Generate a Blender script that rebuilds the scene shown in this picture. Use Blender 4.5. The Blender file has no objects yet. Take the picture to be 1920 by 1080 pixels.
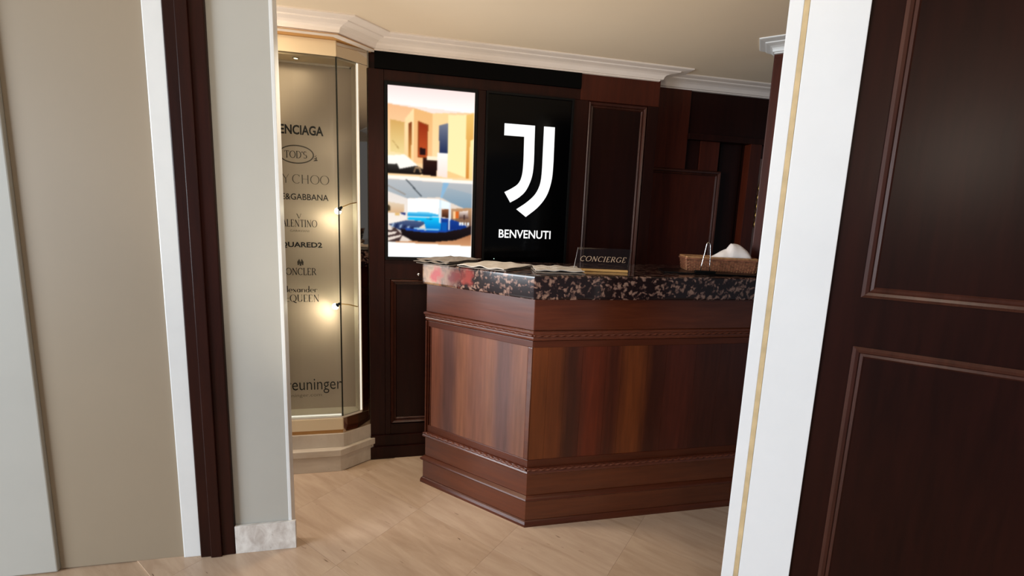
import bpy, bmesh, math, random
import numpy as np
from mathutils import Vector, Matrix
random.seed(7)
scene = bpy.context.scene
COL = scene.collection
R = math.radians

# ------------------------------------------------------------------ camera, world, lights, exposure
cam = bpy.data.objects.new('camera', bpy.data.cameras.new('camera')); COL.objects.link(cam)
cam.data.sensor_width = 36.0
cam.data.lens = 36.0 * 856.1 / 1920.0
cam.data.clip_start = 0.02
yaw, pitch, roll = R(12.073), R(8.685), R(2.207)
fw = Vector((math.sin(yaw)*math.cos(pitch), math.cos(yaw)*math.cos(pitch), -math.sin(pitch)))
rt = Vector((math.cos(yaw), -math.sin(yaw), 0)); up = rt.cross(fw)
r2 = rt*math.cos(roll) + up*math.sin(roll); u2 = -rt*math.sin(roll) + up*math.cos(roll)
M = Matrix((r2, u2, -fw)).transposed().to_4x4(); M.translation = Vector((0, 0, 1.4))
cam.matrix_world = M
scene.camera = cam

w = bpy.data.worlds.new('world'); scene.world = w; w.use_nodes = True
w.node_tree.nodes['Background'].inputs[0].default_value = (0.82, 0.88, 1.0, 1)
w.node_tree.nodes['Background'].inputs[1].default_value = 0.16

def area(name, loc, target, sx, sy, power, color):
    d = bpy.data.lights.new(name, 'AREA'); d.shape = 'RECTANGLE'; d.size = sx; d.size_y = sy
    d.energy = power; d.color = color
    o = bpy.data.objects.new(name, d); COL.objects.link(o); o.location = loc
    o.rotation_euler = (Vector(target)-Vector(loc)).to_track_quat('-Z', 'Y').to_euler()
    return o
def spot(name, loc, target, power, color, size=90, blend=0.6, radius=0.03):
    d = bpy.data.lights.new(name, 'SPOT'); d.energy = power; d.color = color
    d.spot_size = R(size); d.spot_blend = blend; d.shadow_soft_size = radius
    o = bpy.data.objects.new(name, d); COL.objects.link(o); o.location = loc
    o.rotation_euler = (Vector(target)-Vector(loc)).to_track_quat('-Z', 'Y').to_euler()
    return o
area('daylight_from_entrance', (-5.5, -0.4, 1.5), (1.1, 1.4, 1.0), 2.6, 2.2, 360, (0.86, 0.93, 1.0))
area('daylight_from_side_lobby', (-2.1, 2.16, 1.35), (0.3, 2.10, 0.95), 0.42, 1.5, 10, (0.95, 0.95, 1.0))
def lamp(name, loc, power, color, radius=0.06):
    d = bpy.data.lights.new(name, 'POINT'); d.energy = power; d.color = color; d.shadow_soft_size = radius
    o = bpy.data.objects.new(name, d); COL.objects.link(o); o.location = loc
lamp('lobby_warm_fill', (-1.75, 2.18, 1.5), 16, (1.0, 0.84, 0.64))  # unseen warm fill, added to brighten the ceiling from the left
spot('ceiling_fill', (-0.2, 1.0, 0.12), (0.15, 1.95, 2.27), 80, (1.0, 0.86, 0.68), 88, 1.0, 0.08)  # added fill without a fixture, washes the ceiling from below
lamp('front_room_fill', (0.2, -0.9, 1.85), 22, (1.0, 0.86, 0.70), 0.12)  # added fill behind the camera to lift the ceiling, no fixture
spot('recessed_downlight_left', (-0.25, 2.05, 2.24), (-0.2, 2.15, 0), 40, (1.0, 0.82, 0.60), 110, 0.8, 0.06)
spot('recessed_downlight_far_left', (-0.95, 2.15, 2.24), (-0.75, 2.3, 1.9), 14, (1.0, 0.80, 0.55), 150, 0.8, 0.06)
spot('recessed_downlight_right', (1.1, 1.15, 2.24), (1.0, 1.25, 0), 10, (1.0, 0.82, 0.6), 110, 0.8, 0.06)

vs = scene.view_settings
vs.view_transform = 'Standard'; vs.look = 'None'; vs.gamma = 1; vs.use_curve_mapping = False
vs.exposure = 0.0

# ------------------------------------------------------------------ materials
def lin(c):
    return tuple(((v/255)/12.92 if v/255 <= 0.04045 else ((v/255+0.055)/1.055)**2.4) for v in c)
def new_mat(name):
    m = bpy.data.materials.new(name); m.use_nodes = True
    nt = m.node_tree; return m, nt, nt.nodes['Principled BSDF']
def plain(name, rgb, rough=0.5, metal=0.0, noise=0.06, nscale=12, bump=0.0, spec=0.5):
    m, nt, b = new_mat(name); c = lin(rgb)
    tc = nt.nodes.new('ShaderNodeTexCoord'); n = nt.nodes.new('ShaderNodeTexNoise'); n.inputs['Scale'].default_value = nscale
    n.inputs['Detail'].default_value = 5
    nt.links.new(tc.outputs['Object'], n.inputs['Vector'])
    r = nt.nodes.new('ShaderNodeValToRGB')
    r.color_ramp.elements[0].position = 0.3; r.color_ramp.elements[1].position = 0.7
    r.color_ramp.elements[0].color = tuple(x*(1-noise) for x in c)+(1,); r.color_ramp.elements[1].color = tuple(min(1, x*(1+noise)) for x in c)+(1,)
    nt.links.new(n.outputs['Fac'], r.inputs['Fac']); nt.links.new(r.outputs['Color'], b.inputs['Base Color'])
    b.inputs['Roughness'].default_value = rough; b.inputs['Metallic'].default_value = metal
    b.inputs['Specular IOR Level'].default_value = spec
    if bump:
        bp = nt.nodes.new('ShaderNodeBump'); bp.inputs['Strength'].default_value = bump; bp.inputs['Distance'].default_value = 0.004
        nt.links.new(n.outputs['Fac'], bp.inputs['Height']); nt.links.new(bp.outputs['Normal'], b.inputs['Normal'])
    return m
def wood(name, dark, light, rough=0.32, horizontal=False, scale=9.0, seed=0.0, spec=0.45):
    m, nt, b = new_mat(name)
    tc = nt.nodes.new('ShaderNodeTexCoord'); mp = nt.nodes.new('ShaderNodeMapping')
    mp.inputs['Scale'].default_value = (0.5, 0.5, 6) if horizontal else (5, 5, 0.45)
    mp.inputs['Location'].default_value = (seed, seed*1.7, seed*0.6)
    nt.links.new(tc.outputs['Object'], mp.inputs['Vector'])
    n = nt.nodes.new('ShaderNodeTexNoise'); n.inputs['Scale'].default_value = scale; n.inputs['Detail'].default_value = 6
    n.inputs['Roughness'].default_value = 0.6; n.inputs['Distortion'].default_value = 0.4
    nt.links.new(mp.outputs['Vector'], n.inputs['Vector'])
    n2 = nt.nodes.new('ShaderNodeTexNoise'); n2.inputs['Scale'].default_value = 1.3; n2.inputs['Detail'].default_value = 3
    nt.links.new(mp.outputs['Vector'], n2.inputs['Vector'])
    mx = nt.nodes.new('ShaderNodeMath'); mx.operation = 'ADD'
    h = nt.nodes.new('ShaderNodeMath'); h.operation = 'MULTIPLY'; h.inputs[1].default_value = 0.5
    h2 = nt.nodes.new('ShaderNodeMath'); h2.operation = 'MULTIPLY'; h2.inputs[1].default_value = 0.5
    nt.links.new(n.outputs['Fac'], h.inputs[0]); nt.links.new(n2.outputs['Fac'], h2.inputs[0])
    nt.links.new(h.outputs[0], mx.inputs[0]); nt.links.new(h2.outputs[0], mx.inputs[1])
    r = nt.nodes.new('ShaderNodeValToRGB')
    r.color_ramp.elements[0].position = 0.33; r.color_ramp.elements[1].position = 0.67
    r.color_ramp.elements[0].color = lin(dark)+(1,); r.color_ramp.elements[1].color = lin(light)+(1,)
    nt.links.new(mx.outputs[0], r.inputs['Fac']); nt.links.new(r.outputs['Color'], b.inputs['Base Color'])
    b.inputs['Roughness'].default_value = rough
    b.inputs['Specular IOR Level'].default_value = spec
    bp = nt.nodes.new('ShaderNodeBump'); bp.inputs['Strength'].default_value = 0.08; bp.inputs['Distance'].default_value = 0.002
    nt.links.new(n.outputs['Fac'], bp.inputs['Height']); nt.links.new(bp.outputs['Normal'], b.inputs['Normal'])
    return m
def emit(name, rgb, strength):
    m = bpy.data.materials.new(name); m.use_nodes = True; nt = m.node_tree
    nt.nodes.remove(nt.nodes['Principled BSDF'])
    e = nt.nodes.new('ShaderNodeEmission'); e.inputs[0].default_value = lin(rgb)+(1,); e.inputs[1].default_value = strength
    nt.links.new(e.outputs[0], nt.nodes['Material Output'].inputs[0]); return m
def pane_glass(name, tint=(0.97, 0.98, 0.97), refl=0.06):
    m = bpy.data.materials.new(name); m.use_nodes = True; nt = m.node_tree
    nt.nodes.remove(nt.nodes['Principled BSDF'])
    t = nt.nodes.new('ShaderNodeBsdfTransparent'); t.inputs[0].default_value = tint+(1,)
    g = nt.nodes.new('ShaderNodeBsdfGlossy'); g.inputs['Roughness'].default_value = 0.02
    f = nt.nodes.new('ShaderNodeFresnel'); f.inputs[0].default_value = 1.35
    mx = nt.nodes.new('ShaderNodeMixShader')
    nt.links.new(f.outputs[0], mx.inputs[0]); nt.links.new(t.outputs[0], mx.inputs[1]); nt.links.new(g.outputs[0], mx.inputs[2])
    nt.links.new(mx.outputs[0], nt.nodes['Material Output'].inputs[0]); return m

def granite_mat():
    m, nt, b = new_mat('brown_granite')
    tc = nt.nodes.new('ShaderNodeTexCoord')
    nz = nt.nodes.new('ShaderNodeTexNoise'); nz.inputs['Scale'].default_value = 22; nz.inputs['Detail'].default_value = 3
    nt.links.new(tc.outputs['Object'], nz.inputs['Vector'])
    ad = nt.nodes.new('ShaderNodeMixRGB'); ad.blend_type = 'ADD'; ad.inputs[0].default_value = 0.09
    nt.links.new(tc.outputs['Object'], ad.inputs[1]); nt.links.new(nz.outputs['Color'], ad.inputs[2])
    v = nt.nodes.new('ShaderNodeTexVoronoi'); v.feature = 'SMOOTH_F1'; v.inputs['Scale'].default_value = 40; v.inputs['Smoothness'].default_value = 0.35
    nt.links.new(ad.outputs[0], v.inputs['Vector'])
    n2 = nt.nodes.new('ShaderNodeTexNoise'); n2.inputs['Scale'].default_value = 60; n2.inputs['Detail'].default_value = 6
    nt.links.new(tc.outputs['Object'], n2.inputs['Vector'])
    s = nt.nodes.new('ShaderNodeMath'); s.operation = 'MULTIPLY_ADD'; s.inputs[1].default_value = 0.9; s.inputs[2].default_value = 0.0
    nt.links.new(n2.outputs['Fac'], s.inputs[0])
    a = nt.nodes.new('ShaderNodeMath'); a.operation = 'ADD'
    nt.links.new(v.outputs['Distance'], a.inputs[0]); nt.links.new(s.outputs[0], a.inputs[1])
    r = nt.nodes.new('ShaderNodeValToRGB'); e = r.color_ramp.elements
    e[0].position = 0.62; e[0].color = lin((138, 112, 100))+(1,)
    e[1].position = 1.0; e[1].color = lin((30, 20, 21))+(1,)
    for p, c in ((0.74, (112, 88, 79)), (0.83, (88, 66, 61)), (0.92, (42, 29, 29))):
        k = e.new(p); k.color = lin(c)+(1,)
    nt.links.new(a.outputs[0], r.inputs['Fac'])
    # rosy and cream reflection painted into the stone colour near the left end
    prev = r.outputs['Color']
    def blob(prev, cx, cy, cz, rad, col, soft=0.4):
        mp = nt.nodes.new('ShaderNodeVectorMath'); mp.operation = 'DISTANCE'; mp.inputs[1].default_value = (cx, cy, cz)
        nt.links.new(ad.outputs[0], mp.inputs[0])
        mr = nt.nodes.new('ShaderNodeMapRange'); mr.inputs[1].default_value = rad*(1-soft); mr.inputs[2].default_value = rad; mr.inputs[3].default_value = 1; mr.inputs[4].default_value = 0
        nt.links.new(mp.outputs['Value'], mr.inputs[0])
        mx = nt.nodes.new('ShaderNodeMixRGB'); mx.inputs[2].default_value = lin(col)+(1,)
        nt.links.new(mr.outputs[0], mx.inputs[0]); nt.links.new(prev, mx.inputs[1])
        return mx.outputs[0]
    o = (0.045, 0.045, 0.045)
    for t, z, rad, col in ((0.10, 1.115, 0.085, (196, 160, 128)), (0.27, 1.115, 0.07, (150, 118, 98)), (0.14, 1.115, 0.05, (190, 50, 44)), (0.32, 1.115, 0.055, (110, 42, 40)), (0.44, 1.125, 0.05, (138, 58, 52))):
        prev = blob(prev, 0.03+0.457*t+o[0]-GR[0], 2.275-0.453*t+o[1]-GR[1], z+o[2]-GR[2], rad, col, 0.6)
    nt.links.new(prev, b.inputs['Base Color'])
    b.inputs['Roughness'].default_value = 0.12
    return m
def travertine(name, base, vein, seed=0, rough=0.25, rot=-46, scale=5.0):
    m, nt, b = new_mat(name)
    tc = nt.nodes.new('ShaderNodeTexCoord'); mp = nt.nodes.new('ShaderNodeMapping')
    mp.vector_type = 'TEXTURE'; mp.inputs['Rotation'].default_value = (0, 0, R(rot)); mp.inputs['Scale'].default_value = (1.9, 0.30, 1.0)
    mp.inputs['Location'].default_value = (seed*3.1, seed*1.3, 0)
    nt.links.new(tc.outputs['Object'], mp.inputs['Vector'])
    n = nt.nodes.new('ShaderNodeTexNoise'); n.inputs['Scale'].default_value = scale; n.inputs['Detail'].default_value = 8; n.inputs['Roughness'].default_value = 0.62; n.inputs['Distortion'].default_value = 0.5
    nt.links.new(mp.outputs['Vector'], n.inputs['Vector'])
    r = nt.nodes.new('ShaderNodeValToRGB'); e = r.color_ramp.elements
    e[0].position = 0.28; e[0].color = lin(vein)+(1,)
    e[1].position = 0.66; e[1].color = lin(base)+(1,)
    nt.links.new(n.outputs['Fac'], r.inputs['Fac'])
    # pits
    p = nt.nodes.new('ShaderNodeTexNoise'); p.inputs['Scale'].default_value = 26; p.inputs['Detail'].default_value = 3
    nt.links.new(mp.outputs['Vector'], p.inputs['Vector'])
    pr = nt.nodes.new('ShaderNodeValToRGB'); pr.color_ramp.elements[0].position = 0.22; pr.color_ramp.elements[1].position = 0.30
    pr.color_ramp.elements[0].color = (0.35, 0.3, 0.27, 1); pr.color_ramp.elements[1].color = (1, 1, 1, 1)
    nt.links.new(p.outputs['Fac'], pr.inputs['Fac'])
    mx = nt.nodes.new('ShaderNodeMixRGB'); mx.blend_type = 'MULTIPLY'; mx.inputs[0].default_value = 1
    nt.links.new(r.outputs['Color'], mx.inputs[1]); nt.links.new(pr.outputs['Color'], mx.inputs[2])
    nt.links.new(mx.outputs[0], b.inputs['Base Color']); b.inputs['Roughness'].default_value = rough
    return m

GR = (0.8, 2.1, 1.063)
MT = {}
MT['wall_wood'] = wood('dark_walnut_wall', (29, 11, 8), (49, 20, 13), 0.36, seed=1, spec=0.18)
MT['wall_panel'] = wood('very_dark_walnut_panel', (28, 10, 7), (42, 16, 11), 0.33, seed=4, spec=0.18)
MT['wall_red'] = wood('reddish_walnut', (54, 19, 9), (82, 32, 17), 0.36, seed=6, spec=0.3)
MT['moulding'] = wood('polished_walnut_moulding', (52, 26, 20), (78, 42, 32), 0.25, seed=2)
MT['counter_wood'] = wood('counter_walnut', (70, 29, 12), (96, 45, 22), 0.26, True, seed=3, spec=0.6)
MT['counter_dark'] = wood('counter_walnut_mould', (66, 27, 12), (92, 43, 24), 0.34, True, seed=5, spec=0.4)
MT['rope'] = wood('carved_walnut', (66, 30, 20), (112, 60, 42), 0.3, True, scale=40, seed=8)
MT['white_paint'] = plain('white_wall_paint', (182, 182, 176), 0.55, noise=0.02, nscale=5, bump=0.05)
MT['jamb_white'] = plain('white_gloss_jamb', (232, 236, 240), 0.4, noise=0.02, nscale=6, bump=0.06)
MT['edge_white'] = plain('white_edge_bead', (232, 236, 238), 0.35, noise=0.02)
MT['raw_wood'] = plain('worn_raw_wood_strip', (205, 182, 140), 0.6, noise=0.16, nscale=18, bump=0.2)
MT['ceiling'] = plain('cream_ceiling', (238, 222, 198), 0.8, noise=0.015, nscale=3)
MT['cornice'] = plain('white_plaster_cornice', (240, 230, 222), 0.55, noise=0.02, nscale=8)
MT['black_glossy'] = plain('black_glass', (3, 3, 4), 0.12, noise=0.0, spec=0.15)
MT['black_matt'] = plain('black_plastic', (6, 6, 7), 0.45, noise=0.05, spec=0.2)
MT['black_fascia'] = plain('black_fascia_board', (3, 3, 3), 0.7, noise=0.05, spec=0.08)
MT['logo_white'] = emit('lit_white_graphic', (255, 255, 255), 1.15)
MT['small_bulb'] = emit('dim_downlight', (255, 238, 190), 4)
MT['led'] = emit('status_light', (220, 255, 240), 2.0)
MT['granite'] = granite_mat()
MT['marble_skirt'] = travertine('grey_white_marble', (236, 235, 232), (186, 178, 172), 2, 0.35, 30, 14)
MT['step_white'] = travertine('pale_marble_step', (214, 204, 190), (188, 174, 158), 4, 0.35, 0, 6)
MT['panel_grey'] = plain('grey_beige_display_board', (206, 190, 172), 0.6, noise=0.015, nscale=2)
MT['cream'] = plain('cream_laminate', (226, 206, 172), 0.45, noise=0.02, nscale=4)
MT['amber'] = plain('amber_varnished_strip', (196, 146, 84), 0.4, noise=0.05)
MT['lit_frame'] = plain('white_lacquer_frame', (248, 240, 224), 0.35, noise=0.01)
MT['mirror'] = plain('bronze_tinted_mirror', (196, 184, 168), 0.03, 1.0, noise=0.0)
MT['steel'] = plain('brushed_steel', (190, 188, 184), 0.25, 1.0, noise=0.05)
MT['brass'] = plain('polished_brass', (222, 178, 112), 0.35, 0.35, noise=0.05)
MT['glass'] = pane_glass('clear_glass')
MT['glass_edge'] = plain('dark_glass_edge', (42, 44, 38), 0.2, noise=0.0)
MT['ink'] = plain('black_print', (16, 14, 13), 0.6, noise=0.0)
MT['ink_grey'] = plain('grey_print', (92, 84, 74), 0.6, noise=0.0)
MT['ink_pale'] = plain('pale_grey_print', (140, 128, 112), 0.6, noise=0.0)
MT['bulb'] = emit('halogen_bulb', (255, 244, 208), 40)
MT['tube'] = emit('warm_white_frame_glow', (255, 246, 226), 0.95)  # emission standing in for lamplight on the white case frame
MT['silver_print'] = plain('silver_lettering', (168, 144, 122), 0.4, 0.3, noise=0.03)
MT['acrylic'] = pane_glass('dark_clear_acrylic', (0.95, 0.94, 0.93))
MT['paper'] = plain('newsprint', (190, 184, 178), 0.8, noise=0.1, nscale=40)
MT['paper_dark'] = plain('grey_newsprint', (132, 124, 118), 0.8, noise=0.25, nscale=60)
MT['napkin'] = plain('white_cloth', (255, 246, 242), 0.8, noise=0.02)
MT['wicker'] = plain('brown_wicker', (136, 86, 62), 0.6, noise=0.35, nscale=60, bump=0.6)
MT['wicker_light'] = plain('golden_wicker_rim', (166, 122, 82), 0.6, noise=0.3, nscale=60, bump=0.6)
MT['leather'] = plain('black_leather_pad', (10, 10, 11), 0.3, noise=0.1)
MT['chrome'] = plain('chrome', (210, 210, 210), 0.12, 1.0, noise=0.0)
MT['pale_strip'] = plain('pale_pink_board', (190, 160, 150), 0.6, noise=0.03)
MT['gold'] = plain('gilt_ornament', (214, 172, 96), 0.35, 0.6, noise=0.2, nscale=60, bump=0.6)
MT['taupe'] = plain('taupe_door_paint', (156, 142, 122), 0.5, noise=0.02, nscale=3)
MT['floor_base'] = travertine('floor_stone', (198, 174, 150), (172, 146, 122), 0)
TILES = [travertine('travertine_tile', (202, 179, 157), (178, 152, 130), 1), travertine('travertine_tile_warm', (200, 176, 153), (175, 149, 126), 5), travertine('travertine_tile_pale', (204, 181, 160), (181, 156, 135), 9)]

# ------------------------------------------------------------------ mesh helpers (all input in world coordinates)
class MB:
    def __init__(s): s.v = []; s.f = []
    def add(s, vs, fs):
        o = len(s.v); s.v += [tuple(x) for x in vs]; s.f += [[i+o for i in f] for f in fs]; return s
    def box(s, x0, x1, y0, y1, z0, z1):
        return s.add([(x0,y0,z0),(x1,y0,z0),(x1,y1,z0),(x0,y1,z0),(x0,y0,z1),(x1,y0,z1),(x1,y1,z1),(x0,y1,z1)],
                     [(0,3,2,1),(4,5,6,7),(0,1,5,4),(1,2,6,5),(2,3,7,6),(3,0,4,7)])
    def prism(s, poly, z0, z1):
        n = len(poly)
        return s.add([(x,y,z0) for x,y in poly]+[(x,y,z1) for x,y in poly],
                     [list(range(n))[::-1], list(range(n, 2*n))]+[(i,(i+1)%n,(i+1)%n+n,i+n) for i in range(n)])
    def obox(s, p, d, t0, t1, o0, o1, z0, z1):
        """box on a vertical plane through p (x,y) with horizontal unit direction d; o = offset outwards (to the viewer's side)"""
        nx, ny = d[1], -d[0]
        q = lambda t, o: (p[0]+d[0]*t+nx*o, p[1]+d[1]*t+ny*o)
        return s.prism([q(t0,o1), q(t1,o1), q(t1,o0), q(t0,o0)], z0, z1)
    def tube(s, pts, rad, n=10, caps=True):
        pts = [Vector(p) for p in pts]; rads = rad if isinstance(rad, (list, tuple)) else [rad]*len(pts)
        prev = None; rings = []; o = len(s.v)
        for i, p in enumerate(pts):
            t = (pts[min(i+1, len(pts)-1)]-pts[max(i-1, 0)]).normalized()
            a = prev if prev is not None else (Vector((0,0,1)) if abs(t.z) < 0.9 else Vector((1,0,0)))
            b = t.cross(a).normalized(); a = b.cross(t).normalized(); prev = a
            for k in range(n):
                q = p+(a*math.cos(2*math.pi*k/n)+b*math.sin(2*math.pi*k/n))*rads[i]; s.v.append(tuple(q))
        for i in range(len(pts)-1):
            for k in range(n):
                s.f.append([o+i*n+k, o+i*n+(k+1)%n, o+(i+1)*n+(k+1)%n, o+(i+1)*n+k])
        if caps:
            s.f.append([o+k for k in range(n)][::-1]); s.f.append([o+(len(pts)-1)*n+k for k in range(n)])
        return s
    def loft(s, rings, close=False, caps=True):
        o = len(s.v); n = len(rings[0])
        for r_ in rings: s.v += [tuple(p) for p in r_]
        for i in range(len(rings)-1):
            for k in range(n if close else n-1):
                s.f.append([o+i*n+k, o+i*n+(k+1)%n, o+(i+1)*n+(k+1)%n, o+(i+1)*n+k])
        if caps and close:
            s.f.append([o+k for k in range(n)]); s.f.append([o+(len(rings)-1)*n+k for k in range(n)][::-1])
        return s
def children_name(n): return n
def obj(name, mb, mat, parent=None, bevel=0.0, smooth=False, kind=None, seg=2):
    me = bpy.data.meshes.new(name); off = Vector((0, 0, 0))
    if parent is not None:
        off = Vector(parent.get('_o', (0, 0, 0)))
    me.from_pydata([tuple(Vector(v)-off) for v in mb.v], [], mb.f); me.validate()
    bm = bmesh.new(); bm.from_mesh(me); bmesh.ops.recalc_face_normals(bm, faces=bm.faces)
    if bevel:
        es = [e for e in bm.edges if len(e.link_faces) == 2 and e.calc_face_angle(0) > 0.4]
        bmesh.ops.bevel(bm, geom=es, offset=bevel, segments=seg, affect='EDGES', profile=0.6, clamp_overlap=True)
    bm.to_mesh(me); bm.free()
    if smooth:
        for p in me.polygons: p.use_smooth = True
    me.materials.append(mat)
    o = bpy.data.objects.new(name, me); COL.objects.link(o)
    if parent is not None:
        o.parent = parent; o['_o'] = tuple(off)
    if kind: o['kind'] = kind
    return o
def thing(name, label, cat, loc, group=None):
    o = bpy.data.objects.new(name, None); COL.objects.link(o); o.location = loc; o.empty_display_size = 0.05
    o['label'] = label; o['category'] = cat; o['_o'] = tuple(loc)
    if group: o['group'] = group
    return o
def tag(o, label, cat, group=None):
    o['label'] = label; o['category'] = cat
    if group: o['group'] = group
    return o
def struct(name, mb, mat, **k): return obj(name, mb, mat, None, kind='structure', **k)
def frame4(name, mat, parent, x0, x1, z0, z1, y, wd, dp):
    """four mitred moulding lengths standing proud of plane y (towards -y): a stepped bead with a quirk"""
    prof = [(0,0),(0,dp*0.55),(wd*0.25,dp),(wd*0.5,dp*0.8),(wd*0.62,dp*0.35),(wd*0.85,dp*0.5),(wd,0)]
    c = [(x0,z0,1,1),(x1,z0,-1,1),(x1,z1,-1,-1),(x0,z1,1,-1)]
    for i in range(4):
        a, b = c[i], c[(i+1)%4]
        m = MB(); m.loft([[(p[0]+p[2]*u, y-v, p[1]+p[3]*u) for u, v in prof] for p in (a, b)], close=True)
        obj(name, m, mat, parent)
def dirv(deg): return (math.cos(R(deg)), math.sin(R(deg)))

# ------------------------------------------------------------------ the setting
CZ = 2.27
floor = struct('floor', MB().box(-2.4, 3.0, -1.2, 3.0, -0.08, -0.004), MT['floor_base'])
# diagonal travertine tiles
T = 0.45; ct, st = dirv(-46)
def inside(x, y):
    return -1.1 < x < 2.1 and 1.0 < y < 2.46
k = 0
for i in range(-12, 14):
    for j in range(-12, 14):
        cx, cy = (i+0.5)*T*ct-(j+0.5)*T*st+0.02, (i+0.5)*T*st+(j+0.5)*T*ct+2.05
        if not inside(cx, cy): continue
        h = T/2-0.0003
        q = [(cx+a*ct-b*st, cy+a*st+b*ct) for a, b in ((-h,-h),(h,-h),(h,h),(-h,h))]
        obj('floor_tile', MB().prism(q, -0.004, 0.0), TILES[(i*2+j*5) % 3], floor)
struct('ceiling', MB().box(-2.4, 3.0, -1.2, 3.0, CZ, CZ+0.1), MT['ceiling'])

# back wall (dark walnut panelling)
YB = 2.57
wall = struct('wall_back', MB().box(-0.40, 1.385, 2.602, 2.67, 0, CZ), MT['wall_wood'])
def wp(name, mat, x0, x1, z0, z1, y0=YB, y1=2.602, bevel=0.002): return obj(name, MB().box(x0,x1,y0,y1,z0,z1), MT[mat], wall, bevel=bevel)
wp('stile', 'wall_wood', -0.246, -0.166, 0.136, 2.13)
wp('rail', 'wall_wood', -0.165, 0.9, 2.074, 2.13)
wp('fascia_board', 'black_fascia', -0.212, 0.90, 2.131, 2.215, 2.56)
wp('stile', 'wall_wood', 0.324, 0.366, 1.151, 2.073)
wp('stile', 'wall_wood', 0.866, 0.952, 1.151, 2.073)
wp('rail', 'wall_wood', -0.165, 0.366, 1.044, 1.150)
wp('rail', 'wall_wood', 0.367, 0.952, 1.001, 1.099)
wp('rail', 'wall_red', 0.901, 1.385, 2.074, 2.27)
wp('stile', 'wall_wood', 1.318, 1.385, 0.136, 2.073)
wp('rail', 'wall_wood', 0.953, 1.317, 1.0, 1.09)
wp('panel', 'wall_panel', 0.953, 1.317, 1.091, 2.073, 2.588)
frame4('panel_moulding', MT['moulding'], wall, 0.953, 1.317, 1.091, 2.073, 2.588, 0.034, 0.020)
wp('plinth', 'wall_wood', -0.246, 1.385, 0.0, 0.07, 2.548)
wp('plinth', 'wall_wood', -0.246, 1.385, 0.071, 0.135, 2.56)
wp('lower_panel', 'wall_panel', 0.22, 1.317, 0.136, 1.0, 2.588)
# low cupboard door in the panelling
wp('cupboard_frame', 'wall_wood', -0.165, -0.136, 0.136, 1.043)
wp('cupboard_frame', 'wall_wood', 0.19, 0.219, 0.136, 1.043)
wp('cupboard_frame', 'wall_wood', -0.135, 0.189, 0.136, 0.199)
cd = wp('cupboard_door', 'wall_panel', -0.135, 0.189, 0.2, 1.043, 2.588)
frame4('panel_moulding', MT['moulding'], cd, -0.135, 0.189, 0.2, 1.043, 2.588, 0.032, 0.022)
kb = MB(); kb.loft([[(0.017+r_*math.cos(a*math.pi/8), y, 1.073+r_*math.sin(a*math.pi/8)) for a in range(16)] for r_, y in ((0.004,2.571),(0.004,2.562),(0.0085,2.559),(0.0105,2.553),(0.0085,2.547),(0.003,2.544))], close=True)
obj('knob', kb, MT['chrome'], cd, smooth=True)

# second, deeper back wall to the right
Y2 = 2.66
w2 = struct('wall_right_back', MB().box(1.386, 2.75, 2.70, 2.78, 0, CZ), MT['wall_panel'])
def w2p(name, mat, x0, x1, z0, z1, y0=Y2, y1=2.70): return obj(name, MB().box(x0,x1,y0,y1,z0,z1), MT[mat], w2, bevel=0.002)
w2p('board', 'wall_red', 1.386, 1.645, 1.745, 2.27)
w2p('fascia_board', 'wall_panel', 1.646, 2.5, 1.962, 2.27, 2.672)
w2p('lintel', 'wall_wood', 1.646, 2.5, 1.925, 1.961, 2.645)
w2p('board', 'wall_panel', 1.646, 1.745, 1.745, 1.924, 2.675)
w2p('board', 'wall_red', 1.746, 1.88, 1.745, 1.924, 2.668)
w2p('panel', 'wall_red', 1.386, 1.90, 0.9, 1.744, 2.676)
frame4('panel_moulding', MT['moulding'], w2, 1.386, 1.905, 0.9, 1.744, 2.676, 0.03, 0.022)
w2p('recess_panel', 'wall_panel', 1.906, 2.06, 0.9, 1.924, 2.694)
w2p('door_frame', 'wall_red', 2.085, 2.165, 0.0, 1.924, 2.64)
w2p('board', 'wall_red', 2.166, 2.5, 0.0, 1.924, 2.672)
t = thing('wall_ornament', 'narrow pale upright strip with gilt scrollwork on the dark wall behind the basket', 'ornament', (2.2, 2.66, 1.15))
obj('backing_strip', MB().box(2.172, 2.222, 2.655, 2.671, 1.15, 1.84), MT['pale_strip'], t, bevel=0.002)
g = MB(); N = 60
for sgn in (-1, 1):
    pts = []
    for i in range(N):
        u = i/(N-1); pts.append((2.197+sgn*0.016*math.sin(u*math.pi*5+0.4)*(1-0.2*u), 2.648, 1.40+0.29*u))
    g.tube(pts, 0.0065, 6)
for i in range(5): g.tube([(2.197, 2.652, 1.41+0.065*i), (2.197, 2.643, 1.425+0.065*i)], [0.013, 0.004], 8)
obj('gilt_scroll', g, MT['gold'], t, smooth=True)

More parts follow.
